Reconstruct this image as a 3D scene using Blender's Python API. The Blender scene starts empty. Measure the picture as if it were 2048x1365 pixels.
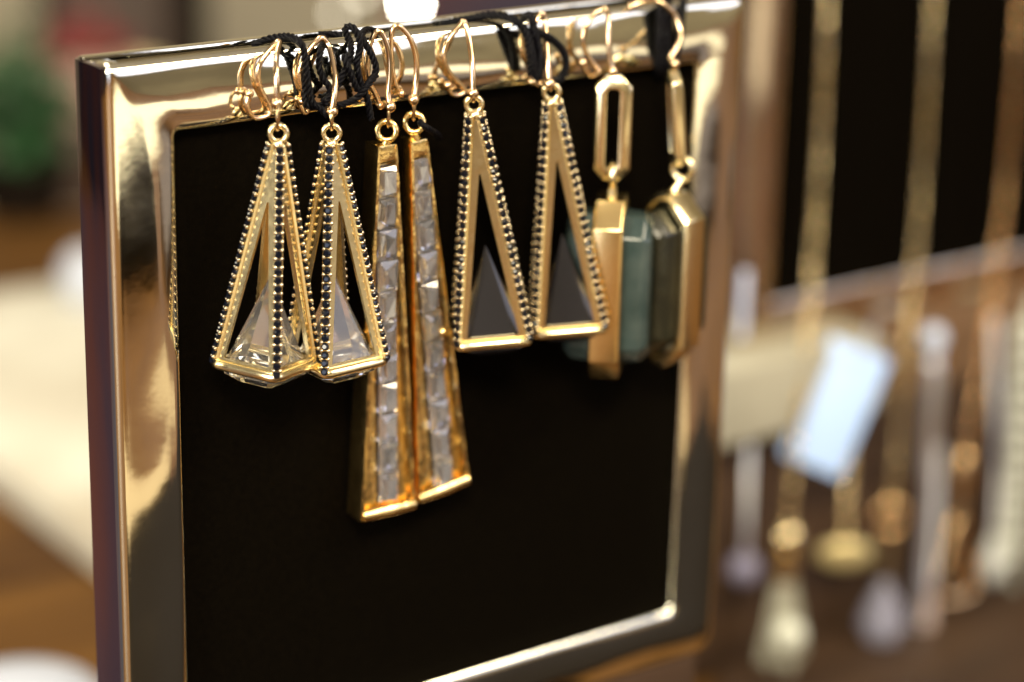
import bpy, bmesh, math, random
from mathutils import Vector, Matrix, noise
V = Vector
random.seed(7)
S = bpy.context.scene
COL = S.collection
MM = 0.001

# ------------------------------------------------------------------ camera
FPX, CX, CY = 4739.0, 1024.0, 682.5                    # focal length and centre of the 2048 x 1365 photograph
RIGHT = V((0.80746694, -0.58952449, 0.02140143))
UP = V((0.16746136, 0.2638551, 0.9499143))
FWD = V((0.56564462, 0.76344048, -0.31177684))
CAM = V((-0.16081469, -0.32221684, 0.07390753))
cd = bpy.data.cameras.new('camera')
co = bpy.data.objects.new('camera', cd); COL.objects.link(co)
m = Matrix((RIGHT, UP, -FWD)).transposed().to_4x4(); m.translation = CAM
co.matrix_world = m
cd.sensor_width = 36.0; cd.lens = FPX / 2048 * 36
cd.clip_start = 0.01; cd.clip_end = 50
cd.dof.use_dof = True; cd.dof.focus_distance = 0.384; cd.dof.aperture_fstop = 6.7
S.camera = co

# ------------------------------------------------------------------ world, lamps, exposure
w = bpy.data.worlds.new('World'); S.world = w; w.use_nodes = True
w.node_tree.nodes['Background'].inputs[0].default_value = (1.0, 0.82, 0.62, 1)
w.node_tree.nodes['Background'].inputs[1].default_value = 0.012
S.view_settings.view_transform = 'Standard'; S.view_settings.look = 'None'
S.view_settings.exposure = 0.0
S.cycles.use_denoising = True
S.cycles.max_bounces = 14; S.cycles.transmission_bounces = 10; S.cycles.glossy_bounces = 8
S.cycles.sample_clamp_indirect = 6.0
S.cycles.caustics_refractive = True; S.cycles.caustics_reflective = True

def area(name, loc, target, sx, sy, power, color):
    d = bpy.data.lights.new(name, 'AREA'); d.shape = 'RECTANGLE'; d.size = sx; d.size_y = sy
    d.energy = power; d.color = color
    o = bpy.data.objects.new(name, d); COL.objects.link(o)
    o.location = loc
    o.rotation_euler = (V(target) - V(loc)).to_track_quat('-Z', 'Y').to_euler()
    return o
area('offscreen_warm_light', (-0.62, -1.10, 1.02), (0.05, 0, -0.05), 0.6, 0.35, 38, (1.0, 0.87, 0.62))  # unseen warm key, placed for bright reflections on the gold cages
area('offscreen_warm_light', (1.0, -1.3, 1.5), (0.5, -0.8, -0.2), 1.0, 0.4, 38, (1.0, 0.87, 0.64))  # unseen warm light added over the table area that the frame mirrors
area('offscreen_warm_light', (0.2, 1.1, 1.45), (0.35, 0.7, -0.2), 0.6, 0.5, 12, (1.0, 0.90, 0.72))  # unseen warm light added for the far background
area('offscreen_spot_light', (-0.06, 0.20, 0.75), (0.11, 0.30, -0.2), 0.16, 0.16, 2.4, (1.0, 0.93, 0.76))  # unseen light added so the cream board brightens with a falloff
area('offscreen_warm_light', (-1.3, -0.45, 0.35), (0.05, 0, -0.06), 0.40, 0.6, 27, (1.0, 0.92, 0.74))  # unseen warm light added low on the left to brighten the gold faces
area('offscreen_cool_light', (-2.1, -1.3, 0.2), (0, 0, -0.05), 0.5, 1.9, 14, (0.66, 0.76, 1.0))  # unseen cool light from the left, added for the bluish edge highlights
area('offscreen_cool_light', (1.5, -1.9, 0.75), (0.3, 0.1, -0.1), 1.9, 1.0, 15, (0.80, 0.82, 1.0))  # unseen cool light, added to mirror as the pale strip on the top rail

# ------------------------------------------------------------------ helpers
def ray(px, py):
    return RIGHT * ((px - CX) / FPX) - UP * ((py - CY) / FPX) + FWD
def P(px, py, Y):                 # where the sight line through a photo point meets the plane Y (metres behind the frame's face)
    r = ray(px, py); return CAM + r * ((Y - CAM.y) / r.y)
def D(px, py, depth):
    return CAM + ray(px, py) * depth
def Zp(px, py, z):
    r = ray(px, py); return CAM + r * ((z - CAM.z) / r.z)
E1 = V((0.8077, -0.5895, 0)).normalized(); E2 = V((0.5895, 0.8077, 0)).normalized()
def RM(a, b, z): return V((CAM.x, CAM.y, 0)) + E1 * a + E2 * b + V((0, 0, z))   # room axes

def link_obj(name, data, parent=None):
    o = bpy.data.objects.new(name, data); COL.objects.link(o)
    if parent: o.parent = parent
    return o
def tag(o, label=None, cat=None, group=None, kind=None):
    if label: o['label'] = label
    if cat: o['category'] = cat
    if group: o['group'] = group
    if kind: o['kind'] = kind
    return o
def thing(name, loc, label, cat, group=None):
    o = bpy.data.objects.new(name, None); COL.objects.link(o); o.location = loc
    o.empty_display_size = 0.005
    return tag(o, label, cat, group)
def wloc(o):
    p = V((0, 0, 0))
    while o: p += V(o.location); o = o.parent
    return p

class MB:
    def __init__(s): s.v = []; s.f = []
    def add(s, vs, fs):
        b = len(s.v); s.v += [V(q) for q in vs]; s.f += [tuple(i + b for i in f) for f in fs]; return s
    def box(s, c, ax, ay, az):      # centre and three half-axes
        c, ax, ay, az = V(c), V(ax), V(ay), V(az)
        vs = [c + ax*i + ay*j + az*k for k in (-1, 1) for j in (-1, 1) for i in (-1, 1)]
        return s.add(vs, [(0,2,3,1),(4,5,7,6),(0,1,5,4),(2,6,7,3),(0,4,6,2),(1,3,7,5)])
    def abox(s, a, b):
        a, b = V(a), V(b); c = (a + b) / 2; h = (b - a) / 2
        return s.box(c, (h.x,0,0), (0,h.y,0), (0,0,h.z))
    def tube(s, pts, r, n=10, closed=False, flat=1.0, caps=True):
        pts = [V(p) for p in pts]; N = len(pts)
        rs = r if isinstance(r, (list, tuple)) else [r] * N
        T = []
        for i in range(N):
            a = pts[(i-1) % N] if (closed or i > 0) else pts[i]
            b = pts[(i+1) % N] if (closed or i < N-1) else pts[i]
            t = b - a
            T.append(t.normalized() if t.length > 1e-12 else V((0,0,1)))
        ref = V((0,0,1)) if abs(T[0].z) < .9 else V((1,0,0))
        nrm = (ref - T[0]*ref.dot(T[0])).normalized(); vs = []
        for i in range(N):
            nrm = nrm - T[i]*nrm.dot(T[i])
            nrm = nrm.normalized() if nrm.length > 1e-9 else T[i].orthogonal().normalized()
            bn = T[i].cross(nrm)
            for k in range(n):
                a = 2*math.pi*k/n
                vs.append(pts[i] + (nrm*math.cos(a) + bn*math.sin(a)*flat)*rs[i])
        fs = []
        for i in range(N if closed else N-1):
            j = (i+1) % N
            for k in range(n):
                l = (k+1) % n
                fs.append((i*n+k, i*n+l, j*n+l, j*n+k))
        if not closed and caps:
            fs.append(tuple(range(n-1, -1, -1))); fs.append(tuple((N-1)*n + k for k in range(n)))
        return s.add(vs, fs)
    def sphere(s, c, r, nu=12, nv=8, sx=None, ax=None):
        c = V(c); X, Y, Z = ax if ax else (V((1,0,0)), V((0,1,0)), V((0,0,1)))
        rx, ry, rz = sx if sx else (r, r, r)
        vs = [c + Z*rz]
        for i in range(1, nv):
            t = math.pi*i/nv
            for k in range(nu):
                a = 2*math.pi*k/nu
                vs.append(c + X*rx*math.sin(t)*math.cos(a) + Y*ry*math.sin(t)*math.sin(a) + Z*rz*math.cos(t))
        vs.append(c - Z*rz); fs = []
        for k in range(nu): fs.append((0, 1+k, 1+(k+1) % nu))
        for i in range(nv-2):
            for k in range(nu):
                a = 1+i*nu+k; b = 1+i*nu+(k+1) % nu
                fs.append((a, a+nu, b+nu, b))
        L = len(vs)-1
        for k in range(nu): fs.append((L, L-nu+(k+1) % nu, L-nu+k))
        return s.add(vs, fs)
    def torus(s, c, X, Y, R, r, n=24, k=10, sx=1.0):
        c, X, Y = V(c), V(X).normalized(), V(Y).normalized()
        return s.tube([c + X*R*sx*math.cos(2*math.pi*i/n) + Y*R*math.sin(2*math.pi*i/n) for i in range(n)], r, k, True)
    def lathe(s, c, prof, n=32, Z=V((0,0,1)), X=V((1,0,0))):
        c = V(c); Y = Z.cross(X); vs = []
        for (r, z) in prof:
            for k in range(n):
                a = 2*math.pi*k/n; vs.append(c + X*r*math.cos(a) + Y*r*math.sin(a) + Z*z)
        fs = [(i*n+k, i*n+(k+1) % n, (i+1)*n+(k+1) % n, (i+1)*n+k) for i in range(len(prof)-1) for k in range(n)]
        return s.add(vs, fs)
    def build(s, name, mat, parent=None, smooth=True, bevel=0, angle=40, label=None, seg=2):
        off = wloc(parent) if parent else V((0,0,0))
        me = bpy.data.meshes.new(name)
        me.from_pydata([tuple(q - off) for q in s.v], [], s.f); me.validate()
        bm = bmesh.new(); bm.from_mesh(me)
        bmesh.ops.recalc_face_normals(bm, faces=bm.faces)
        if bevel:
            es = [e for e in bm.edges if len(e.link_faces) == 2 and e.calc_face_angle(0) > math.radians(25)]
            bmesh.ops.bevel(bm, geom=es, offset=bevel, segments=seg, affect='EDGES', profile=.6, clamp_overlap=True)
        bm.to_mesh(me); bm.free()
        me.materials.append(mat)
        if smooth:
            me.polygons.foreach_set('use_smooth', [True]*len(me.polygons))
            me.set_sharp_from_angle(angle=math.radians(angle))
        o = link_obj(name, me, parent)
        if label: o['label'] = label
        return o

def smooth_path(pts, sub=8, closed=False):
    pts = [V(p) for p in pts]; n = len(pts); out = []
    for i in range(n if closed else n-1):
        g = (lambda k: pts[k % n]) if closed else (lambda k: pts[max(0, min(n-1, k))])
        a, b, c, d = g(i-1), g(i), g(i+1), g(i+2)
        for j in range(sub):
            t = j/sub
            out.append(.5*((2*b) + (c-a)*t + (2*a-5*b+4*c-d)*t*t + (3*b-a-3*c+d)*t**3))
    if not closed: out.append(pts[-1])
    return out
def PP(lst):                       # list of (px, py, Y in mm)
    return [P(x, y, Y*MM) for x, y, Y in lst]

# ------------------------------------------------------------------ materials
def mat(name, color, rough=.5, metal=0.0, trans=0.0, ior=1.45, emit=None, es=0.0, coat=0.0, sheen=0.0,
        var=0.0, vscale=200.0, bump=0.0, bscale=400.0, rvar=0.0, color2=None, stretch=None, spec=None):
    M = bpy.data.materials.new(name); M.use_nodes = True
    nt = M.node_tree; b = nt.nodes['Principled BSDF']; L = nt.links
    def put(k, v):
        if k in b.inputs: b.inputs[k].default_value = v
    put('Base Color', (*color, 1)); put('Roughness', rough); put('Metallic', metal)
    put('Transmission Weight', trans); put('IOR', ior); put('Coat Weight', coat); put('Sheen Weight', sheen)
    if spec is not None: put('Specular IOR Level', spec)
    if emit: put('Emission Color', (*emit, 1)); put('Emission Strength', es)
    if var or bump or rvar or color2:
        tc = nt.nodes.new('ShaderNodeTexCoord'); mp = nt.nodes.new('ShaderNodeMapping')
        L.new(tc.outputs['Object'], mp.inputs[0])
        if stretch: mp.inputs['Scale'].default_value = stretch
        n1 = nt.nodes.new('ShaderNodeTexNoise'); n1.inputs['Scale'].default_value = vscale; n1.inputs['Detail'].default_value = 6
        L.new(mp.outputs[0], n1.inputs['Vector'])
        if var or color2:
            mx = nt.nodes.new('ShaderNodeMix'); mx.data_type = 'RGBA'
            c2 = color2 if color2 else tuple(max(0, c*(1-var)) for c in color)
            mx.inputs[6].default_value = (*color, 1); mx.inputs[7].default_value = (*c2, 1)
            rp = nt.nodes.new('ShaderNodeValToRGB'); rp.color_ramp.elements[0].position = .35; rp.color_ramp.elements[1].position = .65
            L.new(n1.outputs[0], rp.inputs[0]); L.new(rp.outputs[0], mx.inputs[0]); L.new(mx.outputs[2], b.inputs['Base Color'])
        if rvar:
            mr = nt.nodes.new('ShaderNodeMapRange'); mr.inputs[3].default_value = max(0, rough-rvar); mr.inputs[4].default_value = rough+rvar
            L.new(n1.outputs[0], mr.inputs[0]); L.new(mr.outputs[0], b.inputs['Roughness'])
        if bump:
            n2 = nt.nodes.new('ShaderNodeTexNoise'); n2.inputs['Scale'].default_value = bscale; n2.inputs['Detail'].default_value = 3
            L.new(mp.outputs[0], n2.inputs['Vector'])
            bp = nt.nodes.new('ShaderNodeBump'); bp.inputs['Strength'].default_value = bump; bp.inputs['Distance'].default_value = .0004
            L.new(n2.outputs[0], bp.inputs['Height']); L.new(bp.outputs[0], b.inputs['Normal'])
    return M
FRAME2 = mat('bronze_metal', (.68, .59, .48), .14, 1, rvar=.04, vscale=180)
FRAME = mat('champagne_metal', (.86, .84, .71), .065, 1, rvar=.04, vscale=90, bump=.05, bscale=160)
SIDE = mat('reflection_darkened_metal', (.46, .40, .45), .09, 1, rvar=.05, vscale=300)  # frame metal with its dark mirrored surroundings put into the colour
PANEL = mat('black_velvet_board', (.0026, .0018, .0009), .8, var=.3, vscale=900, bump=.2, bscale=2500, spec=.018)
SLOT = mat('dark_slot', (.05, .03, .018), .5)
GOLD = mat('satin_gold', (.97, .83, .50), .22, 1, rvar=.06, vscale=900, bump=.07, bscale=500)
GOLDW = mat('gold_wire', (.83, .60, .36), .17, 1, rvar=.06, vscale=600)
GOLDB = mat('rich_gold', (.97, .72, .30), .19, 1, rvar=.08, vscale=700, bump=.35, bscale=600)
GOLDC = mat('band_gold', (.96, .72, .33), .22, 1, rvar=.05, vscale=300)
BEAD = mat('bead_gold', (.95, .80, .55), .22, 1)
GEM = mat('black_stone', (.003, .004, .008), .10, 0, ior=1.5, spec=.3)
CRYS = mat('clear_crystal', (.95, .96, 1.0), .02, 0, trans=.97, ior=1.62)
SMOKE = mat('smoky_crystal', (.012, .011, .013), .20, 0, ior=1.6)
FOIL = mat('foil_backing', (.30, .30, .33), .06, 1)
TABLE = mat('baguette_table_darkened', (.40, .40, .43), .015, 0, trans=.65, ior=2.0)  # table facets tinted darker, standing in for the stones' dark interior reflections
BAG = mat('baguette_crystal', (.93, .93, .98), .015, 0, trans=.94, ior=1.9)
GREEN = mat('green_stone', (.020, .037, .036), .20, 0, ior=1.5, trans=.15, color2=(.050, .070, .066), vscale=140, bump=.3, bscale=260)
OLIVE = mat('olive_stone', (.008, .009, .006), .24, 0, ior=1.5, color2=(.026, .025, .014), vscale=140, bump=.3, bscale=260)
CORD = mat('black_cord', (.0022, .0020, .0034), .42, 0, spec=.13, bump=.3, bscale=5000, stretch=(1, 1, 4))
WOODT = mat('orange_wood', (.135, .062, .013), .6, 0, spec=.15, color2=(.055, .023, .006), vscale=9, stretch=(1, 9, 9), bump=.1, bscale=60)
WOODD = mat('dark_wood', (.052, .027, .013), .55, 0, color2=(.028, .014, .007), vscale=12, stretch=(1, 9, 9))
CREAM = mat('cream_linen', (.80, .76, .64), .8, 0, var=.12, vscale=30)
BOARD = mat('mottled_cream_linen', (.62, .62, .55), .85, 0, color2=(.34, .29, .22), vscale=9)  # cream with broad tan mottling at random
WALL = mat('tan_plaster', (.48, .42, .30), .85, 0, var=.3, vscale=2.2)
FLOORM = mat('brown_floor', (.20, .12, .06), .5, 0, var=.4, vscale=3)
CEIL = mat('white_ceiling', (.75, .72, .68), .9)
DARK = mat('dark_cabinet', (.009, .006, .004), .7, spec=.06)
BURG = mat('burgundy_curtain', (.075, .022, .016), .8, color2=(.016, .019, .042), vscale=2.2)
WHITE = mat('white_porcelain', (.46, .50, .60), .4)
TAG = mat('pale_tag_paper', (.38, .54, .90), .5)
LEAF = mat('green_leaf', (.016, .075, .018), .5, var=.6, vscale=40)
RED = mat('red_ribbon', (.17, .012, .016), .45)
PINK = mat('pale_pink_paper', (.45, .28, .24), .7)
YEL = mat('straw_yellow', (.62, .50, .28), .6)
NAVY = mat('navy_cloth', (.018, .022, .045), .8)
SILV = mat('silver', (.86, .88, .95), .38, 1)
CHAIN = mat('chain_gold', (.80, .66, .40), .26, 1)
ROSE = mat('rose_gold', (.80, .53, .27), .26, 1)
PEARL = mat('pearl', (.58, .60, .52), .25, coat=.4)

# ------------------------------------------------------------------ room and table (the setting)
def struct(mb, name, m_, **k): return tag(mb.build(name, m_, **k), kind='structure')
ZT = -0.215
def rbox(a0, a1, b0, b1, z0, z1):
    return MB().box(RM((a0+a1)/2, (b0+b1)/2, (z0+z1)/2), E1*(a1-a0)/2, E2*(b1-b0)/2, (0, 0, (z1-z0)/2))
struct(rbox(-3.2, 3.2, -2.8, 2.8, -0.99, -0.95), 'floor', FLOORM, smooth=False)
struct(rbox(-3.2, 3.2, -2.8, 2.8, 1.9, 1.94), 'ceiling', CEIL, smooth=False)
struct(rbox(-3.2, 3.2, 2.4, 2.44, -0.95, 1.9), 'back_wall', WALL, smooth=False)
struct(rbox(-3.2, 3.2, -2.44, -2.4, -0.95, 1.9), 'front_wall', WALL, smooth=False)
struct(rbox(-2.84, -2.8, -2.4, 2.4, -0.95, 1.9), 'left_wall', BURG, smooth=False)
struct(rbox(2.8, 2.84, -2.4, 2.4, -0.95, 1.9), 'right_wall', WALL, smooth=False)
tt = rbox(-1.1, 1.6, -1.15, 1.06, ZT-.03, ZT).build('display_table', WOODT, bevel=.003)
struct(MB().abox((-.10, -.29, ZT), (.42, -.09, ZT+.006)), 'dark_reflection_mat', DARK)  # unseen, added so the rails mirror a dark band low down
struct(MB().abox((-.12, -.375, ZT), (.24, -.305, ZT+.008)), 'beige_reflection_mat', mat('beige_mat', (.40, .32, .21), .9, spec=.2))  # unseen, put in for the beige band mirrored by the left rail
struct(MB().abox((-.75, .06, ZT), (.0, .95, ZT+.002)), 'burgundy_reflection_cloth', BURG)  # unseen cloth added to darken what the left side plate mirrors
struct(MB().abox((.02, -.66, ZT), (.30, -.56, ZT+.03)), 'dark_reflection_box', DARK, bevel=.004)  # unseen block, added for the dark arc mirrored in the left rail
struct(MB().abox((.36, -.58, ZT), (.62, -.46, ZT+.025)), 'dark_reflection_box', WOODD, bevel=.004)  # another unseen block, added for dark reflections in the frame
struct(MB().abox((-.25, -1.05, ZT), (.90, -.70, ZT+.002)), 'cream_reflection_cloth', CREAM)  # unseen pale cloth, added as the cream reflection in the rails
tag(tt, 'orange brown wooden table top under the whole jewellery display', 'table')

# ------------------------------------------------------------------ picture frames
def rrect(X0, X1, Z0, Z1, r, nc=6, ne=26):
    """closed loop of a rounded rectangle; corner radii order: BL BR TR TL"""
    r = [max(q, 1e-5) for q in r]; out = []
    cs = [(X0+r[0], Z0+r[0], 180, r[0]), (X1-r[1], Z0+r[1], 270, r[1]), (X1-r[2], Z1-r[2], 0, r[2]), (X0+r[3], Z1-r[3], 90, r[3])]
    arcs = [[(c[0]+c[3]*math.cos(math.radians(c[2]+90*i/nc)), c[1]+c[3]*math.sin(math.radians(c[2]+90*i/nc))) for i in range(nc+1)] for c in cs]
    for k in range(4):
        out += arcs[k]
        a, b = arcs[k][-1], arcs[(k+1) % 4][0]
        for i in range(1, ne): out.append((a[0]+(b[0]-a[0])*i/ne, a[1]+(b[1]-a[1])*i/ne))
    return out
def picture_frame(O, W, H, label, cat, group, wob=.00022, seed=0.0, FRAME=FRAME, SIDE=SIDE):
    t = thing('picture_frame', V(O), label, cat, group)
    O = V(O); DEP = .011
    RO = (.004, .0045, .0025, .0012)
    prof = [(0, .0019), (.00012, .00125), (.00045, .00062), (.0010, .00022), (.0015, .00006)]
    for i in range(14):
        u_ = i/13
        prof.append((.0019 + u_*.0090, -.00020*math.sin(math.pi*u_) - .00050*(1-(1-u_)**2.4)+.00024*u_ + .00007*max(0, (u_-.72)/.28)**2))
    prof += [(.0113, .00004), (.0115, .00020), (.0117, .00062), (.01178, .0012), (.0118, .0030)]
    mb = MB(); loops = []
    for d, y in prof:
        kk = math.sin(math.pi*min(1, max(0, (d-.0016)/.0096)))**.7 if .0016 < d < .0112 else 0
        rr = [max(q - d, .0003 if d < .010 else .0011) + .0042*kk for q in RO]
        lp = rrect(d, W-d, -H+d, -d, rr); pts = []
        for x, z in lp:
            dd = 0
            if .0015 < d < .0110:
                k = math.sin(math.pi*(d-.0015)/.0095)**.6
                dd = (noise.noise(V((x*52+seed, z*52, 1.3)))*wob*2.2 + noise.noise(V((x*160, z*160+seed, 4.1)))*wob*.45)*k
            pts.append(O + V((x, y + dd, z)))
        loops.append(pts)
    n = len(loops[0]); vs = [p for l in loops for p in l]
    fs = [(i*n+k, i*n+(k+1) % n, (i+1)*n+(k+1) % n, (i+1)*n+k) for i in range(len(loops)-1) for k in range(n)]
    mb.add(vs, fs); mb.build('front_moulding', FRAME, t, angle=60)
    # side plates: left, right, bottom full depth; the top is two strips with a slot for the photograph between them
    sd = MB()
    sd.abox(O+V((0, .0018, -H+.003)), O+V((.0012, DEP, -.0006)))
    sd.build('side_plate', SIDE, t, bevel=.0004)
    MB().abox(O+V((W-.0012, .0018, -H+.003)), O+V((W, DEP, -.0012))).build('side_plate', SIDE, t, bevel=.0004)
    MB().abox(O+V((.003, .0018, -H)), O+V((W-.003, DEP, -H+.0012))).build('base_plate', SIDE, t, bevel=.0004)
    MB().abox(O+V((.0004, .0086, -.0045)), O+V((W-.0004, DEP-.0002, -.0002))).build('rear_rail', FRAME, t, bevel=.0006)
    MB().abox(O+V((.0013, .0037, -.0062)), O+V((W-.0013, .0085, -.0044))).build('slot_floor', SLOT, t)
    for x0, x1 in ((.0014, .0048), (W-.0048, W-.0014)):
        e = MB(); e.abox(O+V((x0, .0034, -.0044)), O+V((x1, .0088, -.0006)))
        e.build('corner_block', FRAME, t, bevel=.0009)
    MB().abox(O+V((.0112, .0024, -H+.0112)), O+V((W-.0112, .0040, -.0112))).build('black_panel', PANEL, t)
    MB().abox(O+V((.0013, .0090, -H+.0013)), O+V((W-.0013, .0104, -.0046))).build('back_board', DARK, t)
    return t
WF, HF = .1300, .1320
picture_frame((0, 0, 0), WF, HF, 'polished champagne metal picture frame with black panel holding the earrings', 'picture frame', 'square metal frames used as jewellery displays')
r0 = MB().abox((.004, .0005, ZT), (.126, .018, -HF)).build('display_riser', WOODD, bevel=.001)
tag(r0, 'narrow dark wooden block under the earring frame', 'riser')

# ------------------------------------------------------------------ earring makers
def wire(t, pts, r=.50, ball=True, name='ear_wire', ends=None, m_=None):
    path = smooth_path(pts, 8)
    for _ in range(10): path = [path[0]] + [(a+b*2+c)/4 for a, b, c in zip(path, path[1:], path[2:])] + [path[-1]]
    n = len(path)
    o = MB().tube(path, [r*MM*(1 - .12*(i/n)) for i in range(n)], 10).build(name, m_ or GOLDW, t)
    if ball:
        MB().sphere(path[-1], .75*MM, 12, 8).build('end_ball', GOLDW, o)
    return o
def bead(t, c, r=1.0, below=None):
    mb = MB().sphere(c, r*MM, 16, 12); mb.build('bead', GOLDW, t)
def axes_from(A, B, phi=0):
    z = (A - B).normalized(); tv = CAM - B; tv = (tv - z*tv.dot(z)).normalized(); rt = z.cross(tv)
    return z, tv, rt

gem_me = None
def gem_mesh():
    global gem_me
    if gem_me: return gem_me
    mb = MB(); n = 10; r = .63*MM
    vs = []
    for rr, z in ((r*.55, .42*MM), (r, .16*MM), (r*.98, -.1*MM), (r*.3, -.5*MM)):
        for k in range(n):
            a = 2*math.pi*k/n; vs.append((rr*math.cos(a), rr*math.sin(a), z))
    fs = [(i*n+k, i*n+(k+1) % n, (i+1)*n+(k+1) % n, (i+1)*n+k) for i in range(3) for k in range(n)]
    fs += [tuple(range(n-1, -1, -1)), tuple(range(3*n, 4*n))]
    gem_me = bpy.data.meshes.new('gemstone'); gem_me.from_pydata(vs, [], fs)
    bm = bmesh.new(); bm.from_mesh(gem_me); bmesh.ops.recalc_face_normals(bm, faces=bm.faces); bm.to_mesh(gem_me); bm.free()
    gem_me.materials.append(GEM)
    return gem_me

def pyramid_earring(apex, base, Y, phi, r, wirepts, beadpx, crystal, label):
    A, B = P(*apex, Y*MM), P(*base, Y*MM)
    t = thing('pyramid_earring', B, label, 'earring', 'open pyramid drop earrings edged with black stones')
    z, tv, rt = axes_from(A, B)
    h = (A - B).length; r *= MM
    cor = []; top = []
    for k in range(4):
        a = math.radians(phi + 90*k); d = tv*math.cos(a) + rt*math.sin(a)
        cor.append(B + d*r); top.append(B + z*h*.985 + d*.95*MM)
    cage = MB()
    for k in range(4):
        c0, c1, t0, t1 = cor[k], cor[(k+1) % 4], top[k], top[(k+1) % 4]
        nn = (c1-c0).cross(t0-c0).normalized()
        if nn.dot((c0+c1)/2 - B) < 0: nn = -nn
        inw = -nn*.6*MM
        mid = (c0+c1)/2; ub = (c1-c0).normalized(); L = (c1-c0).length
        tm = (t0+t1)/2; up = (tm-mid); Hh = up.length; up.normalize()
        ht = mid + up*Hh*.75; hb = 1.4*MM
        wl = L/2 - 1.5*MM
        h0, h1 = mid - ub*wl + up*hb, mid + ub*wl + up*hb
        e0, e1 = ht - ub*.12*MM, ht + ub*.12*MM
        o = [c0, c1, t1, t0]; i_ = [h0, h1, e1, e0]
        vs = o + i_ + [q + inw for q in o] + [q + inw for q in i_]
        fs = []
        for j in range(4):
            l = (j+1) % 4
            fs += [(j, l, 4+l, 4+j), (8+j, 12+j, 12+l, 8+l), (4+j, 4+l, 12+l, 12+j)]
        cage.add(vs, fs)
    cage.tube(smooth_path([q*1 for q in []], 1) if False else [top[k]*.6 + (B+z*h*.985)*.4 for k in range(4)], .55*MM, 8, True)
    cage.sphere(B+z*h*.985, 1.0*MM, 12, 8)
    cage.build('pyramid_cage', GOLD, t, angle=35)
    rail = MB()
    for k in range(4): rail.tube([cor[k], top[k]], [.52*MM, .50*MM], 8)
    rail.build('ridge_rail', GOLD, t)
    rim = MB()
    path = []
    for k in range(4):
        a, b, c = cor[k-1], cor[k], cor[(k+1) % 4]
        p0 = b + (a-b).normalized()*.9*MM; p1 = b + (c-b).normalized()*.9*MM
        path += [p0, (p0+p1)/4 + b*.5, p1]
        for q in (.25, .5, .75): path.append(p1.lerp(c + (b-c).normalized()*.9*MM, q))
    rim.tube([q + z*.1*MM for q in path], .92*MM, 10, True, flat=1.0)
    rim.build('base_rim', GOLD, t)
    # stones along the four ridges with gold grains between them
    beads = MB(); me = gem_mesh(); tl = wloc(t); N = 27
    for k in range(4):
        a = math.radians(phi + 90*k); d = tv*math.cos(a) + rt*math.sin(a)
        ln = cor[k] - top[k]; ud = ln.normalized()
        out = (d - ud*d.dot(ud)).normalized(); sd = ud.cross(out)
        rot = Matrix((sd, ud, out)).transposed().to_4x4()
        for j in range(N):
            f = (j+.55)/N
            c = top[k] + ln*f + out*.62*MM
            g = bpy.data.objects.new('gemstone', me); COL.objects.link(g); g.parent = t
            mm = rot @ Matrix.Rotation(random.uniform(-.12, .12), 4, 'X') @ Matrix.Rotation(random.uniform(-.12, .12), 4, 'Y') @ Matrix.Rotation(random.random()*6, 4, 'Z')
            mm.translation = c - tl; g.matrix_local = mm
            f2 = (j+.05)/N; c2 = top[k] + ln*f2 + out*.70*MM
            for sg in (-1, 1): beads.sphere(c2 + sd*sg*.54*MM, random.uniform(.31, .39)*MM, 7, 5)
    tag(beads.build('gold_grains', BEAD, t), kind='stuff')
    # crystal pyramid standing in the base, its shallow back facets showing under the rim
    cb = MB(); ch = h*.405; ring = []
    for k in range(4):
        c0, c1 = cor[k]-B, cor[(k+1) % 4]-B
        for f in (.12, .5, .88): ring.append(c0.lerp(c1, f)*.86)
    n = 12
    vs = [B + z*ch] + [B + q*.97 + z*1.1*MM for q in ring] + [B + q*1.07 - z*1.35*MM for q in ring] + [B + q*.62 - z*2.9*MM for q in ring]
    fs = [(0, 1+k, 1+(k+1) % n) for k in range(n)]
    for l in (0, 1): fs += [(1+l*n+k, 1+(l+1)*n+k, 1+(l+1)*n+(k+1) % n, 1+l*n+(k+1) % n) for k in range(n)]
    fs.append(tuple(1+2*n+k for k in range(n)))
    cb.add(vs, fs); cb.build('crystal', crystal, t, smooth=False)
    # loop, bead, wire
    lc = A + z*1.25*MM
    MB().torus(lc, rt, z, 1.32*MM, .48*MM, 24, 10).build('top_loop', GOLD, t)
    bc = P(*beadpx, Y*MM - .0002)
    bead(t, bc)
    MB().torus((lc + z*1.0*MM + bc)/2 + tv*.2*MM, tv, z, max(.7*MM, ((bc - lc).length)/2 - .2*MM), .33*MM, 18, 8, sx=.75).build('link_loop', GOLDW, t)
    wire(t, [bc] + PP([(x, y, q*.72 if i < 1 else q*.5 if i < 2 else min(q*.3, -1.25)) for i, (x, y, q) in enumerate(wirepts)]))
    return t
pyramid_earring((556, 283), (531, 728), -6.4, 12, 8.3,
    [(553, 150, -8.6), (553, 110, -7.2), (559, 88, -5), (556, 84, -3.6), (540, 100, -3), (521, 125, -3), (515, 150, -3), (521, 180, -3), (536, 207, -3.6), (540, 226, -4), (528, 235, -4.6), (508, 237, -5), (497, 222, -5), (494, 207, -5), (499, 188, -5)],
    (555, 207), CRYS, 'gold pyramid earring with clear crystal inside, leftmost on the frame')
pyramid_earring((663, 282), (671, 718), -6.8, -12, 8.2,
    [(671, 176, -9), (667, 130, -8), (658, 92, -6), (645, 76, -4), (634, 82, -3), (615, 104, -3), (599, 140, -3), (602, 172, -3), (612, 195, -3), (616, 222, -3.5), (608, 226, -4), (604, 216, -4), (605, 203, -4.2)],
    (664, 224), CRYS, 'gold pyramid earring with clear crystal inside, second from the left beside the bars')
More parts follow.
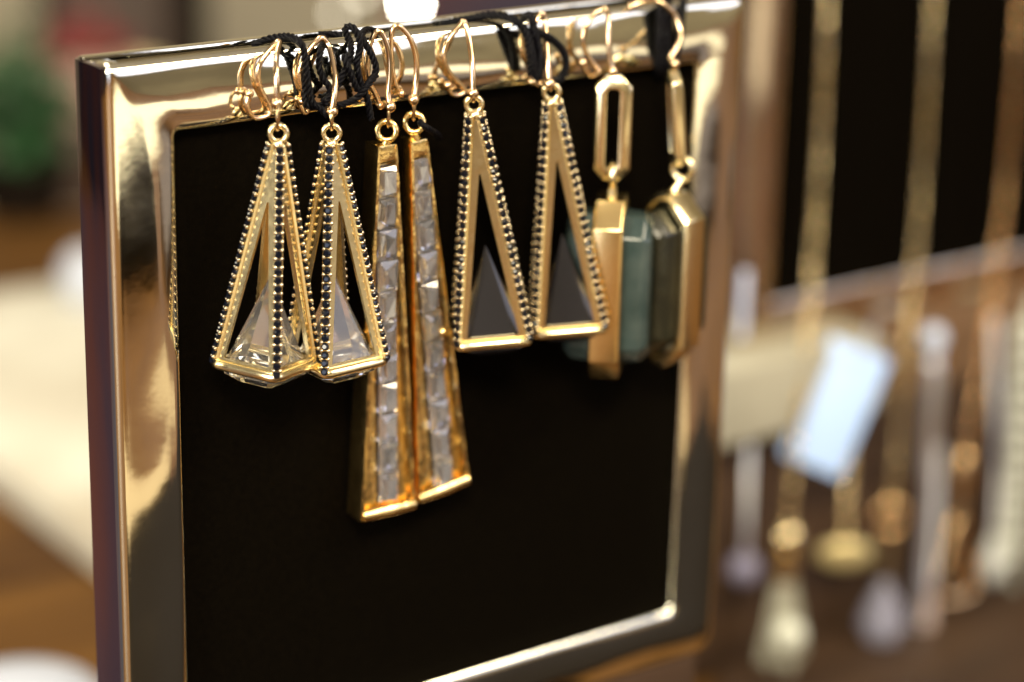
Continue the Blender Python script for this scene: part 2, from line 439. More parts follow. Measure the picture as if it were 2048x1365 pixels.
pyramid_earring((949, 224), (984, 664), -6.0, -44, 8.4,
    [(945, 134, -7.6), (940, 90, -6.5), (932, 52, -5), (927, 43, -3.6), (917, 55, -3), (895, 82, -2.6), (886, 117, -2.6), (901, 150, -2.8), (925, 173, -3.4), (930, 184, -4), (914, 192, -4.4), (900, 186, -4.6), (896, 171, -4.6)],
    (946, 187), SMOKE, 'gold pyramid earring with dark smoky crystal, beside the two bar earrings')
pyramid_earring((1104, 199), (1137, 641), -6.0, -44, 8.3,
    [(1096, 130, -7.6), (1092, 83, -6.5), (1090, 45, -5), (1087, 27, -3.4), (1078, 34, -2.6), (1063, 60, -2.4), (1055, 95, -2.4), (1062, 130, -2.6), (1080, 152, -3.0), (1086, 165, -3.6), (1074, 170, -4), (1064, 164, -4)],
    (1099, 168), SMOKE, 'gold pyramid earring with dark smoky crystal, beside the green stone earrings')

def bar_earring(ringpx, TL, TR, BR, BL, s0, s1, Y, th, wirepts, beadpx, label, nst=11, ball=None):
    y0 = Y*MM
    c = [P(*q, y0) for q in (TL, TR, BR, BL)]
    ctr = (c[0]+c[1]+c[2]+c[3])/4
    t = thing('bar_earring', ctr, label, 'earring', 'long tapered gold bar earrings with a row of baguette crystals')
    iny = V((0, 1, 0))
    def inset(d):
        out = []
        for i in range(4):
            p, a, b = c[i], c[i-1], c[(i+1) % 4]
            e0 = (a-p).normalized(); e1 = (b-p).normalized(); s_ = e0.cross(e1).length
            out.append(p + (e0+e1)*(d/s_))
        return out
    body = MB(); w1 = inset(.85*MM); w2 = inset(1.15*MM)
    fr = c; fi = w1; fl = [q + iny*1.5*MM for q in w2]
    ax0, ax1 = (c[0]+c[1])/2, (c[2]+c[3])/2
    bk = []
    for i, q in enumerate(c):
        f = 1.0 if i > 1 else .75
        bk.append(q*.93 + ctr*.0 + ((ax0 if i < 2 else ax1)*.07) + iny*th*MM*f)
    N = 14                                             # rows down the bar so that the rim can be uneven
    def rowpts(L4, f, amp=0):
        l = L4[0].lerp(L4[3], f); r = L4[1].lerp(L4[2], f)
        return l, r
    sec = []
    for i in range(N*4+1):
        f = i/(N*4)
        a0, a1 = rowpts(fr, f); b0, b1 = rowpts(fi, f); g0, g1 = rowpts(fl, f); k0, k1 = rowpts(bk, f)
        wv = lambda s_: V((noise.noise(V((f*26, s_, 0.3)))*.10*MM, noise.noise(V((f*34, s_+5, 9.3)))*.16*MM, 0))
        sec.append([k0, a0 + iny*.5*MM, a0 + (b0-a0)*.25 + wv(0), b0 - (b0-a0)*.2 + wv(2), g0, g1, b1 - (b1-a1)*.2 + wv(4), a1 + (b1-a1)*.25 + wv(6), a1 + iny*.5*MM, k1])
    n = 10; vs = [p for s_ in sec for p in s_]; M_ = len(sec)
    fs = [(i*n+k, i*n+(k+1) % n, (i+1)*n+(k+1) % n, (i+1)*n+k) for i in range(M_-1) for k in range(n)]
    fs += [tuple(range(n)), tuple((M_-1)*n + k for k in range(n))]
    body.add(vs, fs)
    body.build('bar_body', GOLDB, t, angle=32)
    dn = (ax1-ax0).normalized(); rt = V((1, 0, 0)); rt = (rt - dn*rt.dot(dn)).normalized()
    lip = MB()                                         # closing lips at both ends of the tray
    lw = (c[2]-c[3]).length/2
    lip.tube([c[3] - dn*.9*MM + rt*.5*MM + iny*.3*MM, (c[2]+c[3])/2 - dn*1.0*MM - iny*.05*MM, c[2] - dn*.9*MM - rt*.5*MM + iny*.3*MM], [1.0*MM, 1.15*MM, 1.0*MM], 10, flat=.8)
    lip.build('bottom_lip', GOLDB, t)
    tp = MB(); ww = (c[1]-c[0]).length/2
    tp.box((c[0]+c[1])/2 + dn*1.6*MM + iny*1.0*MM, rt*(ww-.3*MM), dn*1.55*MM, iny*1.0*MM)
    tp.build('top_cap', GOLDB, t, bevel=.35*MM)
    # baguettes
    a, b = P(*s0, y0), P(*s1, y0); Ls = (b-a).length/nst; sdn = (b-a).normalized(); srt = (rt - sdn*rt.dot(sdn)).normalized()
    MB().box(a.lerp(b, .5) + iny*1.42*MM, srt*1.75*MM, sdn*((b-a).length/2), iny*.06*MM).build('foil_strip', FOIL, t)
    for i in range(nst):
        cc = a.lerp(b, (i+.5)/nst) + iny*.75*MM
        hw, hh = random.uniform(1.66, 1.82)*MM, Ls*random.uniform(.475, .50)
        tw, th_ = hw*random.uniform(.46, .62), hh*random.uniform(.5, .68)
        o = srt*random.uniform(-.12, .12)*MM
        vs = []
        for (x, z_, dy) in ((hw, hh, .1), (hw*.98, hh*.98, -.65), (tw, th_, -1.35)):
            ta, tb_ = random.uniform(-.14, .14), random.uniform(-.10, .10)
            for sx, sz in ((-1, -1), (1, -1), (1, 1), (-1, 1)):
                if dy < -1: dy = -1.3 + sx*ta + sz*tb_
                vs.append(cc + srt*sx*x + sdn*sz*z_ + iny*dy*MM + (o if dy < -.9 else V((0,0,0))))
        vs += [cc - sdn*hh*.55 + iny*.62*MM, cc + sdn*hh*.55 + iny*.62*MM]
        fs = [(8, 9, 10, 11), (0, 1, 12), (1, 2, 13, 12), (2, 3, 13), (3, 0, 12, 13)]
        for l in (0, 1): fs += [(l*4+k, l*4+(k+1) % 4, l*4+4+(k+1) % 4, l*4+4+k) for k in range(4)]
        vs = [q_ + V((random.gauss(0, 1), random.gauss(0, .8), random.gauss(0, 1)))*(.13 if n_ > 3 else .05)*MM for n_, q_ in enumerate(vs)]
        tri = []
        for f_ in fs:
            tri += [f_] if len(f_) == 3 else ([(f_[0], f_[1], f_[2]), (f_[0], f_[2], f_[3])] if random.random() < .5 else [(f_[0], f_[1], f_[3]), (f_[1], f_[2], f_[3])])
        bs = MB().add(vs, tri).build('baguette_stone', BAG, t, smooth=False)
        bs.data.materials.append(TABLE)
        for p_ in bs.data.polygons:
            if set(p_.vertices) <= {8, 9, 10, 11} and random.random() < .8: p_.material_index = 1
    rc = P(*ringpx, y0 + .0012); z, tv, rr = V((0,0,1)), (CAM-rc).normalized(), None
    rr = z.cross(tv).normalized(); zz = tv.cross(rr)
    MB().torus(rc, rr, zz, 1.55*MM, .52*MM, 26, 10).build('top_loop', GOLDB, t)
    MB().tube([rc - zz*1.6*MM, (c[0]+c[1])/2 + dn*1.2*MM + iny*1.2*MM], [.9*MM, 1.2*MM], 10).build('loop_neck', GOLDB, t)
    bc = P(*beadpx, y0)
    bead(t, bc)
    MB().torus((rc + zz*1.4*MM + bc)/2, tv, zz, max(.7*MM, (bc-rc-zz*1.4*MM).length/2+.3*MM), .33*MM, 18, 8, sx=.7).build('link_loop', GOLDW, t)
    wire(t, [bc] + PP([(x, y, min(q*.6, -1.25)) for x, y, q in wirepts]))
    if ball: MB().sphere(P(*ball, y0-.0004), 1.05*MM).build('side_ball', GOLDB, t)
    return t
bar_earring((773, 262), (755, 292), (797, 288), (834, 1018), (722, 1046), (777, 334), (780, 1005), -4.0, 5.2,
    [(776, 190, -5.4), (779, 164, -5.2), (780, 117, -4.8), (770, 78, -4), (759, 62, -3), (748, 70, -2.4), (738, 96, -2), (733, 130, -2), (738, 165, -2.2), (752, 190, -2.6), (760, 212, -3)],
    (780, 214), 'tapered gold bar earring with baguette crystals, lower ended and nearer the clear pyramids')
bar_earring((828, 246), (820, 282), (858, 279), (942, 968), (836, 1010), (843, 318), (892, 975), -3.6, 4.6,
    [(832, 164, -4.6), (833, 117, -4.4), (822, 80, -4), (804, 56, -3), (790, 53, -2.4), (783, 66, -2), (782, 100, -1.6), (784, 140, -1.6), (792, 172, -1.8), (802, 188, -2.2)],
    (827, 200), 'tapered gold bar earring with baguette crystals, tilted and nearer the smoky pyramids', ball=(886, 664))

def octa(c, X, Z, hw, hh, cut, per=6):
    q = [(-hw+cut, -hh), (hw-cut, -hh), (hw, -hh+cut), (hw, hh-cut), (hw-cut, hh), (-hw+cut, hh), (-hw, hh-cut), (-hw, -hh+cut)]
    return [c + X*a + Z*b for a, b in q]
def ring_prism(mb, c, X, Z, N, outer, inner, hw, ch):
    """closed band between two outlines (lists of (x, z)), half width hw along N, edge chamfer ch"""
    n = len(outer); vs = []
    def off(l, s): return [(a*s, b*s) for a, b in l]
    so = 1 - ch/max(abs(a) for a, b in outer)
    secs = [(outer, hw-ch), (off(outer, so), hw), (inner, hw), (inner, -hw), (off(outer, so), -hw), (outer, -hw+ch)]
    for l, d in secs: vs += [c + X*a + Z*b + N*d for a, b in l]
    fs = []; m_ = len(secs)
    for i in range(m_):
        for k in range(n):
            fs.append((i*n+k, i*n+(k+1) % n, ((i+1) % m_)*n+(k+1) % n, ((i+1) % m_)*n+k))
    return mb.add(vs, fs)
def oc(hw, hh, cut): return [(-hw+cut, -hh), (hw-cut, -hh), (hw, -hh+cut), (hw, hh-cut), (hw-cut, hh), (-hw+cut, hh), (-hw, hh-cut), (-hw, -hh+cut)]
def stone_earring(Y, linkc, linkh, link_yaw, link_tilt, ctr, hh, hd, yaw, wirepts, beadpx, ringpx, label, lw=3.25):
    C0 = P(*ctr, Y*MM)
    t = thing('green_stone_earring', C0, label, 'earring', 'gold link earrings with green stone blocks')
    Z = V((0,0,1)); tv = CAM - C0; tv.z = 0; tv.normalize(); rt = Z.cross(tv)
    def yawv(d): a = math.radians(d); return rt*math.cos(a) + tv*math.sin(a)
    # long link
    lc = P(*linkc, Y*MM); lx = yawv(link_yaw); ln = Z.cross(lx); lz = (Z + lx*link_tilt + rt*0).normalized()
    if abs(link_yaw) > 40: lz = (Z - rt*link_tilt).normalized()
    ring_prism(MB(), lc, lx, lz, ln, oc(lw*MM, linkh*MM, 1.9*MM), oc((lw-2.1)*MM, (linkh-2.3)*MM, .5*MM), 1.25*MM, .55*MM).build('long_link', GOLD, t, bevel=.25*MM)
    nx = yawv(yaw); dx = Z.cross(nx)                 # nx: slab normal, dx: depth direction of the slab
    bz = ring_prism(MB(), C0, dx, Z, nx, oc(hd*MM, hh*MM, 4.2*MM), oc((hd-1.5)*MM, (hh-1.5)*MM, 3.6*MM), 2.7*MM, .3*MM)
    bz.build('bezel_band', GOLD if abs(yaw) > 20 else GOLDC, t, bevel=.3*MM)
    st = MB(); vs = []; n = 8
    for (s_, d, zc) in ((.72, -7.6, 0), (.93, -6.2, 0), (1, -2.2, 0), (1, 2.2, 0), (.93, 6.2, 0), (.72, 7.6, 0)):
        for a, b in oc((hd-1.6)*MM*s_, (hh-2.6)*MM*(1-(1-s_)*.45), 3.5*MM*s_): vs.append(C0 + dx*a + Z*b + nx*d*MM)
    fs = [(i*n+k, i*n+(k+1) % n, (i+1)*n+(k+1) % n, (i+1)*n+k) for i in range(5) for k in range(n)] + [tuple(range(n)), tuple(5*n+k for k in range(n))]
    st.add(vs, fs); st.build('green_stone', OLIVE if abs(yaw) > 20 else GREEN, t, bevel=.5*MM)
    rc = P(*ringpx, Y*MM)
    rx = yawv(90 if abs(link_yaw) < 40 else 20)
    MB().torus(rc, rx, Z, 1.9*MM, .62*MM, 24, 10).build('connecting_ring', GOLD, t)
    tb = C0 + Z*hh*MM
    MB().tube([rc - Z*1.7*MM, tb - Z*.3*MM], [.75*MM, .9*MM], 10).build('bezel_neck', GOLD, t)
    bc = P(*beadpx, Y*MM); bead(t, bc, .85)
    wire(t, [bc] + PP(wirepts), r=.5)
    return t
stone_earring(-7, (1225, 256), 9.3, 0, 0, (1217, 571), 16.4, 7.5, 4,
    [(1221, 120, -6.5), (1217, 80, -6), (1217, 40, -5), (1212, 18, -3.4), (1200, 22, -2.6), (1180, 40, -2.4), (1167, 66, -2.4), (1168, 98, -2.6), (1184, 126, -3), (1198, 142, -3.4), (1190, 152, -4), (1172, 148, -4.2), (1166, 126, -4.2)],
    (1226, 143), (1225, 350), 'green stone earring seen edge on with broad gold band, its long link facing forward')
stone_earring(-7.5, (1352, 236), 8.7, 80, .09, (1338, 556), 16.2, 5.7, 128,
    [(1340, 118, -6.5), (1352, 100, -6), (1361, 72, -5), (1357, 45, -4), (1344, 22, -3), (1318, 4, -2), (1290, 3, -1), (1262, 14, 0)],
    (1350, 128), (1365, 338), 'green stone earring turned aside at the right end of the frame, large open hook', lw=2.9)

# ------------------------------------------------------------------ black twisted cord
def cord(pathlists, label, R=.30, off=.31, pitch=2.9):
    c0 = V(PP(pathlists[0])[0])
    t = thing('black_cord', c0, label, 'cord', 'black twisted cords tying the earrings to the frame')
    strands = [MB() for _ in range(3)]
    for pl in pathlists:
        p = smooth_path(PP(pl), 10)
        # resample evenly
        q = [p[0]]; step = .22*MM
        for a, b in zip(p, p[1:]):
            d = (b-a).length; k = max(1, round(d/step))
            for i in range(1, k+1): q.append(a.lerp(b, i/k))
        s_ = 0; nrm = None; hel = [[], [], []]
        for i, c in enumerate(q):
            T = (q[min(i+1, len(q)-1)] - q[max(i-1, 0)])
            T = T.normalized() if T.length > 1e-9 else V((0,0,1))
            if nrm is None: nrm = T.orthogonal().normalized()
            nrm = nrm - T*nrm.dot(T); nrm = nrm.normalized() if nrm.length > 1e-6 else T.orthogonal().normalized()
            bn = T.cross(nrm)
            if i: s_ += (c - q[i-1]).length
            for j in range(3):
                a = 2*math.pi*(s_/(pitch*MM) + j/3)
                hel[j].append(c + (nrm*math.cos(a) + bn*math.sin(a))*off*MM)
        for j in range(3): strands[j].tube(hel[j], R*MM, 7)
    for mb in strands: mb.build('strand', CORD, t)
    return t
cord([[(506, 93, 5), (525, 82, 4.5), (550, 75, 3), (580, 73, 0), (600, 84, -2.5), (609, 108, -2.8), (612, 140, -2.8), (618, 175, -2.8), (625, 205, -3), (640, 217, -3.4), (655, 232, -4)],
      [(560, 77, 4), (590, 80, 1), (606, 96, -2.2), (610, 130, -1.6), (609, 170, -1.6), (612, 208, -2), (632, 214, -2.4), (655, 205, -2.6)],
      [(650, 76, 5), (642, 100, -1.5), (638, 130, -2), (645, 155, -2.2), (660, 178, -2.6), (656, 195, -2.8), (645, 205, -3)]],
     'black twisted cord looped behind the two clear crystal pyramid earrings')
cord([[(638, 70, 6), (665, 69, 6), (690, 72, 4), (700, 84, 0), (702, 110, -2.4), (690, 140, -3), (678, 165, -3), (664, 190, -3), (650, 205, -3.4)],
      [(696, 78, -1), (690, 62, -1), (697, 53, -2), (710, 60, -3.4), (720, 90, -3.6), (714, 130, -3.4), (722, 170, -3.2), (735, 200, -3.2), (742, 240, -3)],
      [(688, 110, -3), (694, 130, -3.6), (706, 160, -3.6), (716, 180, -3.4), (728, 175, -3.2), (742, 160, -3), (752, 140, -3.4), (744, 112, -3.8), (732, 90, -3.4), (724, 70, -2), (735, 60, 0), (758, 66, 1)],
      [(752, 150, -3.6), (735, 172, -4.2), (715, 195, -3.8), (690, 208, -3.2), (672, 212, -3)]],
     'black twisted cord knotted in thick coils beside the two gold bar earrings')
cord([[(884, 50, 8), (905, 44, 6), (940, 38, 4), (980, 31, 2), (1010, 33, 0), (1035, 45, -2), (1052, 70, -2.6), (1060, 110, -2.8), (1062, 150, -2.8)],
      [(1040, 50, 2), (1052, 32, 0), (1064, 34, -3), (1068, 60, -4), (1076, 90, -4), (1080, 125, -4), (1078, 158, -3.6)],
      [(1046, 52, -3.4), (1058, 80, -4), (1066, 120, -4), (1070, 156, -3.4)],
      [(1058, 56, -3.6), (1080, 68, -4), (1104, 80, -3.6), (1124, 100, -3.4), (1132, 124, -3.4), (1128, 148, -3.4), (1116, 162, -3.4), (1100, 160, -3.2)]],
     'black cord knotted over the frame beside the smoky crystal pyramid earrings', R=.40, off=.36)
cord([[(1332, -20, 9), (1326, 0, 2), (1322, 22, -1.4), (1320, 60, -1.6), (1318, 100, -1.4), (1317, 136, 0), (1318, 150, 2)],
      [(1342, -20, 9), (1336, 0, 2), (1333, 22, -1.4), (1332, 60, -1.6), (1330, 100, -1.4), (1329, 136, 0), (1330, 150, 2)],
      [(1372, -20, 9), (1366, 4, 2), (1362, 30, -1.4), (1358, 70, -1.6), (1350, 120, -1.4), (1346, 140, 0)]],
     'black cord wrapped around the top rail near the large open hook', R=.5, off=.42)
cord([[(838, 243, -5.4), (850, 254, -6), (862, 261, -5.4), (874, 269, -3), (880, 276, -1)]],
     'short black cord end poking through the loop of the tilted bar earring', R=.3, off=.28, pitch=2.6)

# ------------------------------------------------------------------ necklace display behind, on the right
DEPTH2 = .62
O2 = D(1468, 703, DEPTH2)                               # its lower left corner
F2 = picture_frame(O2 + V((0, 0, .132)), .150, .132, 'metal picture frame with black panel behind the necklaces at the right', 'picture frame', 'square metal frames used as jewellery displays', seed=31, FRAME=FRAME2, SIDE=FRAME2)
Y2 = O2.y
zb = O2.z
q = MB().abox((O2.x-.015, Y2-.012, zb-.021), (O2.x+.044, Y2+.075, zb)).build('linen_riser', mat('linen', (.36, .34, .27), .85, var=.15, vscale=60), bevel=.002)
tag(q, 'cream linen covered riser block under the necklace frame', 'riser')
q = MB().abox((O2.x-.05, Y2+.000, ZT), (O2.x+.30, Y2+.12, zb-.0215)).build('wood_step', WOODD, bevel=.002)
tag(q, 'dark wooden step below the cream linen riser', 'step')
q = MB().abox((O2.x+.046, Y2-.002, zb-.024), (O2.x+.26, Y2+.06, zb-.0005)).build('wood_riser', mat('mid_wood', (.17, .10, .055), .5, color2=(.12, .065, .03), vscale=30, stretch=(1, 6, 6)), bevel=.002)
tag(q, 'brown wooden riser block beside the cream linen riser', 'riser')

def chain_mb(pts, r=.55, link=2.6):
    """real interlocked oval links along a path"""
    p = smooth_path(pts, 12); q = [p[0]]; acc = 0; st = link*.62*MM
    for a, b in zip(p, p[1:]):
        d = (b-a).length; pos = 0
        while acc + (d-pos) >= st:
            pos += st-acc; acc = 0; q.append(a.lerp(b, min(1, pos/d)))
        acc += d-pos
    mb = MB()
    for i in range(len(q)-1):
        T = (q[i+1]-q[i]).normalized(); n = T.orthogonal().normalized(); n = Matrix.Rotation(math.pi/4 + (i % 2)*math.pi/2, 3, T) @ n
        mb.tube([q[i] + T*math.cos(a)*link*.5*MM + n*math.sin(a)*link*.34*MM for a in [2*math.pi*k/8 for k in range(8)]], r*MM, 5, True)
    return mb
def YY(lst, Y): return [P(x, y, Y + dy*MM) for x, y, dy in lst]
G2 = 'necklaces hanging over the black display panel'
YN = Y2 - .004
def necklace(top, label, m_, pts, link=2.6, r=.55, name='necklace'):
    pp = YY(pts, YN)
    t = thing(name, pp[-1], label, 'necklace', G2)
    chain_mb(pp, r, link).build('chain', m_, t)
    return t, pp[-1]
t, e = necklace(None, 'gold chain necklace with bead and long tassel, beside the metal frame rail', CHAIN,
    [(1657, -60, 2), (1652, 60, 0), (1640, 300, 0), (1626, 520, -2), (1618, 660, -6), (1592, 880, -9), (1574, 1060, -9)], 3.0, .36)
MB().sphere(e - V((0,0,.002)), .0042).build('bead', CHAIN, t)
MB().lathe(e - V((0,0,.0065)), [(.0001, .001), (.003, 0), (.0034, -.004), (.003, -.008)], 16).build('tassel_cap', CHAIN, t)
mb = MB()
for i in range(70):
    a = random.random()*6.28; r = random.random()**.5
    b = e + V((math.cos(a)*r*.0025, math.sin(a)*r*.0025, -.014)); c = e + V((math.cos(a)*r*.007, math.sin(a)*r*.007, -.014 - random.uniform(.021, .025)))
    mb.tube([b, b.lerp(c, .5) + V((random.uniform(-1, 1)*.0006, 0, 0)), c], .0005, 4)
tag(mb.build('tassel_threads', mat('pale_silk', (.34, .33, .27), .5), t), kind='stuff')
MB().sphere(e - V((0,0,.0275)) + V((-.003, -.006, 0)), .0048).build('white_bead', PEARL, t)
t, e = necklace(None, 'gold chain necklace ending in a ring and pale milky drop, between tassel and silver strand', CHAIN,
    [(1869, -60, 2), (1860, 100, 0), (1842, 380, 0), (1826, 580, -3), (1808, 760, -7), (1790, 930, -9), (1782, 1010, -9)], 2.8, .33)
MB().torus(e - V((0,0,.004)), RIGHT, V((0,0,1)), .0042, .0012).build('gold_ring', ROSE, t)
MB().tube([e - V((0,0,.009)), e - V((0,0,.024))], .0012, 8).build('gold_stem', CHAIN, t)
MB().lathe(e - V((0,0,.022)), [(.0001, .002), (.002, -.002), (.0055, -.010), (.0066, -.014), (.005, -.018), (.0001, -.0205)], 8).build('crystal_drop', mat('milky_crystal', (.42, .42, .54), .1, trans=.45), t, smooth=False)
t, e = necklace(None, 'rose gold chain necklace with an open triangle pendant', ROSE,
    [(2046, -60, 2), (2034, 100, 0), (2008, 400, 0), (1990, 560, -3), (1962, 740, -7), (1936, 900, -9), (1918, 1030, -9)], 2.8, .34)
MB().tube(smooth_path([e, e + V((-.004, 0, -.012)), e + V((-.0065, .001, -.022)), e + V((-.003, .001, -.0255)), e + V((.004, -.001, -.0255)), e + V((.0075, -.001, -.022)), e + V((.004, 0, -.010))], 6, True), .0013, 8, True).build('triangle_pendant', ROSE, t)
MB().sphere(e + V((0,0,.012)), .0035, sx=(.003, .003, .008)).build('gold_bead', ROSE, t)
t, e = necklace(None, 'silver strand with bright ball at its top, between two gold chains', SILV,
    [(1868, 700, -4), (1864, 800, -7), (1860, 940, -9), (1850, 1080, -9), (1836, 1250, -9), (1828, 1400, -9)], 3.0, 1.0)
MB().sphere(P(1867, 676, YN-.004), .0034).build('glint_ball', mat('blue_white_glint', (.62, .72, .95), .2), t)  # ball coloured blue-white in place of a specular glint
MB().box(P(1862, 850, YN-.0085), RIGHT*.0020, V((0,0,1))*.016, FWD*.001).build('silver_bar', SILV, t, bevel=.0006)
t, e = necklace(None, 'pale pearl strand at the right edge behind the rose gold chain', PEARL,
    [(2070, 600, 0), (2046, 700, -3), (2036, 900, -5), (2020, 1100, -5), (2030, 1180, -5)], 2.4, .5)
mb = YY([(2052, 660, 0), (2044, 780, 0), (2036, 900, 0), (2026, 1010, 0), (2018, 1110, 0)], YN-.005)
for p_ in smooth_path(mb, 3): MB().sphere(p_, .0036).build('pearl', PEARL, t)

t, e = necklace(None, 'slim silver chain with pale teardrop, right of the rose gold triangle pendant', SILV,
    [(1990, 640, -2), (1992, 760, -6), (1996, 900, -9), (1990, 1060, -9)], 2.4, .4)
MB().lathe(e - V((0,0,.001)), [(.0001, .001), (.0012, -.001), (.003, -.007), (.0036, -.011), (.0024, -.0145), (.0001, -.016)], 16).build('teardrop', mat('grey_pearl', (.60, .62, .60), .25), t)
t, e = necklace(None, 'fine gold chain with flat oval pale gold plaque, left of the milky drop', CHAIN,
    [(1702, 880, -2), (1698, 960, -7), (1692, 1040, -9), (1690, 1080, -9)], 2.4, .4)
MB().sphere(e - V((0,0,.0042)), 1, 24, 12, sx=(.0078, .0022, .0044), ax=(RIGHT, FWD, V((0,0,1)))).build('oval_plaque', mat('pale_gold_plaque', (.60, .50, .26), .35, .5), t)
t, e = necklace(None, 'fine silver chain with lavender bead, just right of the frame rail', SILV,
    [(1500, 860, -2), (1498, 940, -7), (1494, 1040, -9), (1490, 1110, -9)], 2.4, .4)
MB().sphere(e - V((0,0,.004)), .0045).build('lavender_bead', mat('lavender_glass', (.15, .14, .21), .3), t)
t, e = necklace(None, 'blush silk ribbon strand hanging low between milky drop and triangle pendant', SILV,
    [(1880, 900, -2), (1872, 1020, -7), (1862, 1150, -9), (1856, 1200, -9)], 2.4, .4)
MB().tube([e, e + V((-.0005, 0, -.012)), e + V((.0005, 0, -.024))], [.0018, .0030, .0032], 10).build('silk_tassel', mat('blush_silk', (.52, .40, .36), .5), t)

# paper price tag leaning in front of the cream riser
tc = P(1672, 815, YN-.012); ax = (RIGHT*.92 - UP*.39).normalized(); ay = (RIGHT*.39 + UP*.92).normalized(); nn = ax.cross(ay)
t = thing('price_tag', tc, 'bright bluish white paper price tag tilted in front of cream riser', 'tag')
MB().box(tc, ax*.0084, ay*.0170, nn*.0003).build('tag_card', TAG, t, bevel=.0002)
MB().tube(smooth_path([tc + ay*.0145, tc + ay*.019 + ax*.001, tc + ay*.024 + ax*.0005], 6), .0003, 6).build('string', TAG, t)
MB().torus(tc + ay*.0128 + nn*.0004, ax, ay, .0011, .0003, 14, 6).build('eyelet', CHAIN, t)

a_, b_, c_ = Zp(1435, 1420, ZT), Zp(1400, 900, ZT), Zp(2300, 1420, ZT)
mid = (b_ + c_)/2
q = MB().box(mid + V((0, 0, .0019)), (c_-a_)/2, (b_-a_)/2, V((0, 0, .0018))).build('dark_tray', WOODD, bevel=.0012)
tag(q, 'dark brown wooden tray under the pendants at the lower right', 'tray')
cc_ = P(1487, 610, .10)
q = MB().box(cc_, RIGHT*.0010, V((0, 0, 1))*.009, FWD*.0004).build('pale_blue_strip', mat('pale_blue_matte', (.55, .62, .86), .6), bevel=.0002)  # thin upright pale blue strip beside the right rail
tag(q, 'narrow pale blue strip behind the right rail of the earring frame', 'card')

# ------------------------------------------------------------------ things behind on the left
b0 = Zp(0, 930, ZT+.012); b1 = Zp(190, 1080, ZT+.012)
dirx = (b1-b0).normalized(); perp = V((0,0,1)).cross(dirx)
if perp.dot(RIGHT) < 0: perp = -perp
q0 = b1 + dirx*.02
L = .27
bd = MB().box(q0 - dirx*L/2 + perp*.10 + V((0,0,-.006)), dirx*L/2, perp*.10, V((0,0,.0058)))
tag(bd.build('cream_board', BOARD, bevel=.002), 'cream covered display board on the table behind the frame', 'board')
c = Zp(45, 1560, ZT)
tag(MB().lathe(c, [(.0001, .028), (.010, .0275), (.019, .024), (.025, .016), (.027, .006), (.0255, .0002), (.0001, .0002)], 40).build('white_dish', WHITE), 'white rounded porcelain dish at the lower left corner', 'dish')
c = Zp(178, 655, ZT)
tag(MB().lathe(c, [(.0001, .0002), (.006, .0002), (.0065, .003), (.003, .006), (.006, .009), (.0095, .015), (.0105, .021), (.009, .027), (.005, .031), (.0001, .032)], 28).build('egg_ornament', WHITE), 'white egg shaped ornament on a foot behind the left side', 'ornament')
# small evergreen plant
c = Zp(45, 425, ZT)
t = thing('potted_plant', c, 'small leafy green plant in dark pot at the left edge', 'plant')
MB().lathe(c, [(.0001, .0002), (.018, .0002), (.024, .022), (.025, .024), (.022, .024), (.0001, .021)], 28).build('pot', DARK, t)
mb = MB(); st = MB()
for i in range(14):
    a = random.random()*6.28; sp = random.uniform(.1, 1)
    tip = c + V((math.cos(a)*.034*sp, math.sin(a)*.034*sp, random.uniform(.045, .078)))
    base = c + V((math.cos(a)*.006, math.sin(a)*.006, .021))
    pp = smooth_path([base, base.lerp(tip, .5) + V((0,0,.008)), tip], 5)
    st.tube(pp, .0007, 5)
    for k in range(26):
        p_ = pp[random.randint(2, len(pp)-1)] + V((random.gauss(0, .005), random.gauss(0, .005), random.gauss(0, .006)))
        d = V((random.gauss(0, 1), random.gauss(0, 1), random.gauss(.3, .8))).normalized(); n = d.orthogonal().normalized()*.0028
        u_ = d.cross(n).normalized()*.0008
        mb.add([p_, p_ + d*.006 + n + u_, p_ + d*.013, p_ + d*.006 - n + u_], [(0, 1, 2), (0, 2, 3)])
st.build('stems', LEAF, t)
tag(mb.build('foliage', LEAF, t, smooth=False), kind='stuff')
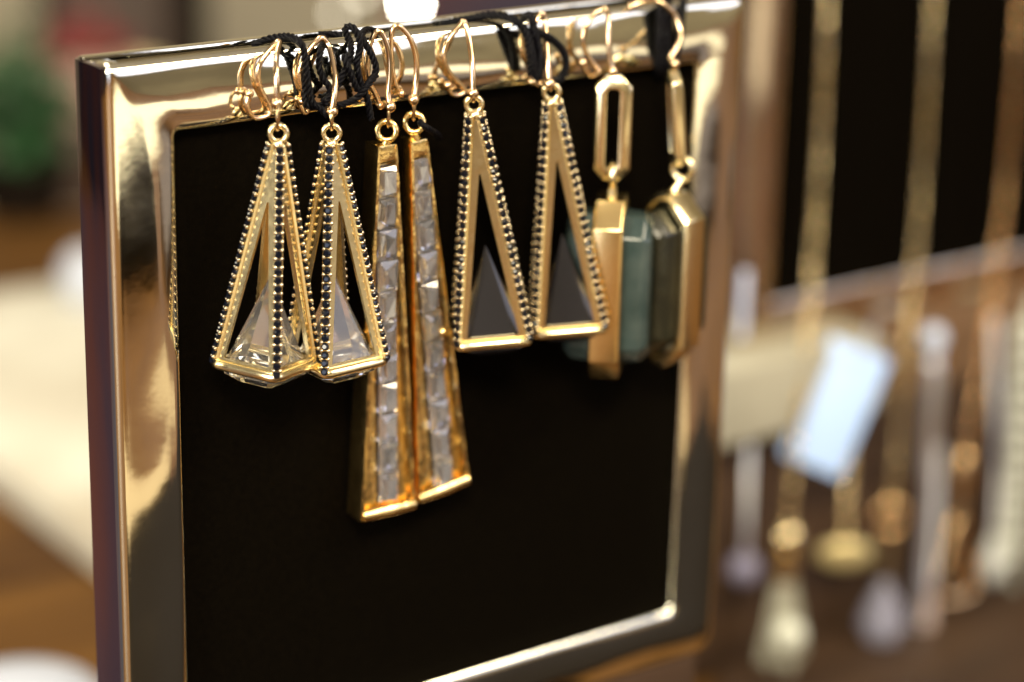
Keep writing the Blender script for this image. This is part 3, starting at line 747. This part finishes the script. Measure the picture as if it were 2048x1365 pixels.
# gift box with ribbon, straw basket, dark cabinet further back
c = D(170, 120, 1.18)
t = thing('gift_box', c, 'red and pink gift box behind the green plant', 'box')
MB().box(c + V((0,0,-.014)), E1*.020, E2*.018, V((0,0,.016))).build('box_body', PINK, t, bevel=.002)
MB().box(c + V((0,0,.0065)), E1*.0215, E2*.0195, V((0,0,.0028))).build('box_lid', RED, t, bevel=.002)
MB().torus(c + V((0,0,.0155)) + E1*.006, E1, V((0,0,1)), .005, .002).build('bow_loop', RED, t)
MB().torus(c + V((0,0,.0155)) - E1*.006, E1, V((0,0,1)), .005, .002).build('bow_loop', RED, t)
q = rbox(-.32, 0.9, 1.02, 1.5, -.95, -.315); tag(q.build('back_counter', mat('tan_counter', (.40, .31, .22), .6, var=.3, vscale=7), bevel=.004), 'tan counter standing behind the display table', 'counter')
c = D(270, 95, 1.22)
t = thing('straw_basket', c, 'small straw basket beside the red gift box', 'basket')
MB().lathe(c + V((0,0,-.03)), [(.0001, 0), (.010, 0), (.014, .012), (.015, .02), (.0135, .02), (.0001, .008)], 24).build('basket_body', YEL, t)
MB().torus(c + V((0,0,-.0105)), E1, E2, .0148, .0015).build('basket_rim', YEL, t)
c = D(255, 40, 1.5)
t = thing('dark_cabinet', c, 'dark narrow cabinet standing in the background at upper left', 'cabinet')
MB().box(c + V((0,0,-.3)), E1*.045, E2*.06, V((0,0,.5))).build('cabinet_body', DARK, t, bevel=.003)
MB().box(c + V((0,0,-.3)) - E2*.062, E1*.036, E2*.003, V((0,0,.47))).build('cabinet_door', WOODD, t, bevel=.002)
c = D(1010, -20, 1.7)
t = thing('red_cabinet', c, 'dark red cabinet in the background behind the top rail', 'cabinet')
MB().box(c + V((0,0,-.3)), E1*.075, E2*.06, V((0,0,.5))).build('cabinet_body', mat('dark_red_paint', (.16, .03, .012), .5), t, bevel=.003)
MB().box(c + V((0,0,-.3)) - E2*.062, E1*.06, E2*.003, V((0,0,.47))).build('cabinet_door', BURG, t, bevel=.002)
# fairy lights glowing out of focus behind the top rail
def fairy(px, py, dep, r, es, label):
    c = D(px, py, dep)
    t = thing('fairy_light', c, label, 'fairy light', 'small fairy lights glowing behind the frame')
    MB().sphere(c, r).build('bulb', mat('lit_bulb', (1, .95, .8), .4, emit=(1.0, .93, .74), es=es), t)
    MB().tube([c - V((0,0,r*.8)), c - V((0,0,r*2.4))], r*.6, 8).build('socket', DARK, t)
fairy(822, 8, 1.06, .0022, 120, 'brightest glowing fairy light behind the top rail')
fairy(676, 28, 1.02, .0022, 3.0, 'dim fairy light left of the brightest one')
fairy(722, -16, 1.02, .0022, 3.5, 'dim fairy light highest in view beside the brightest one')
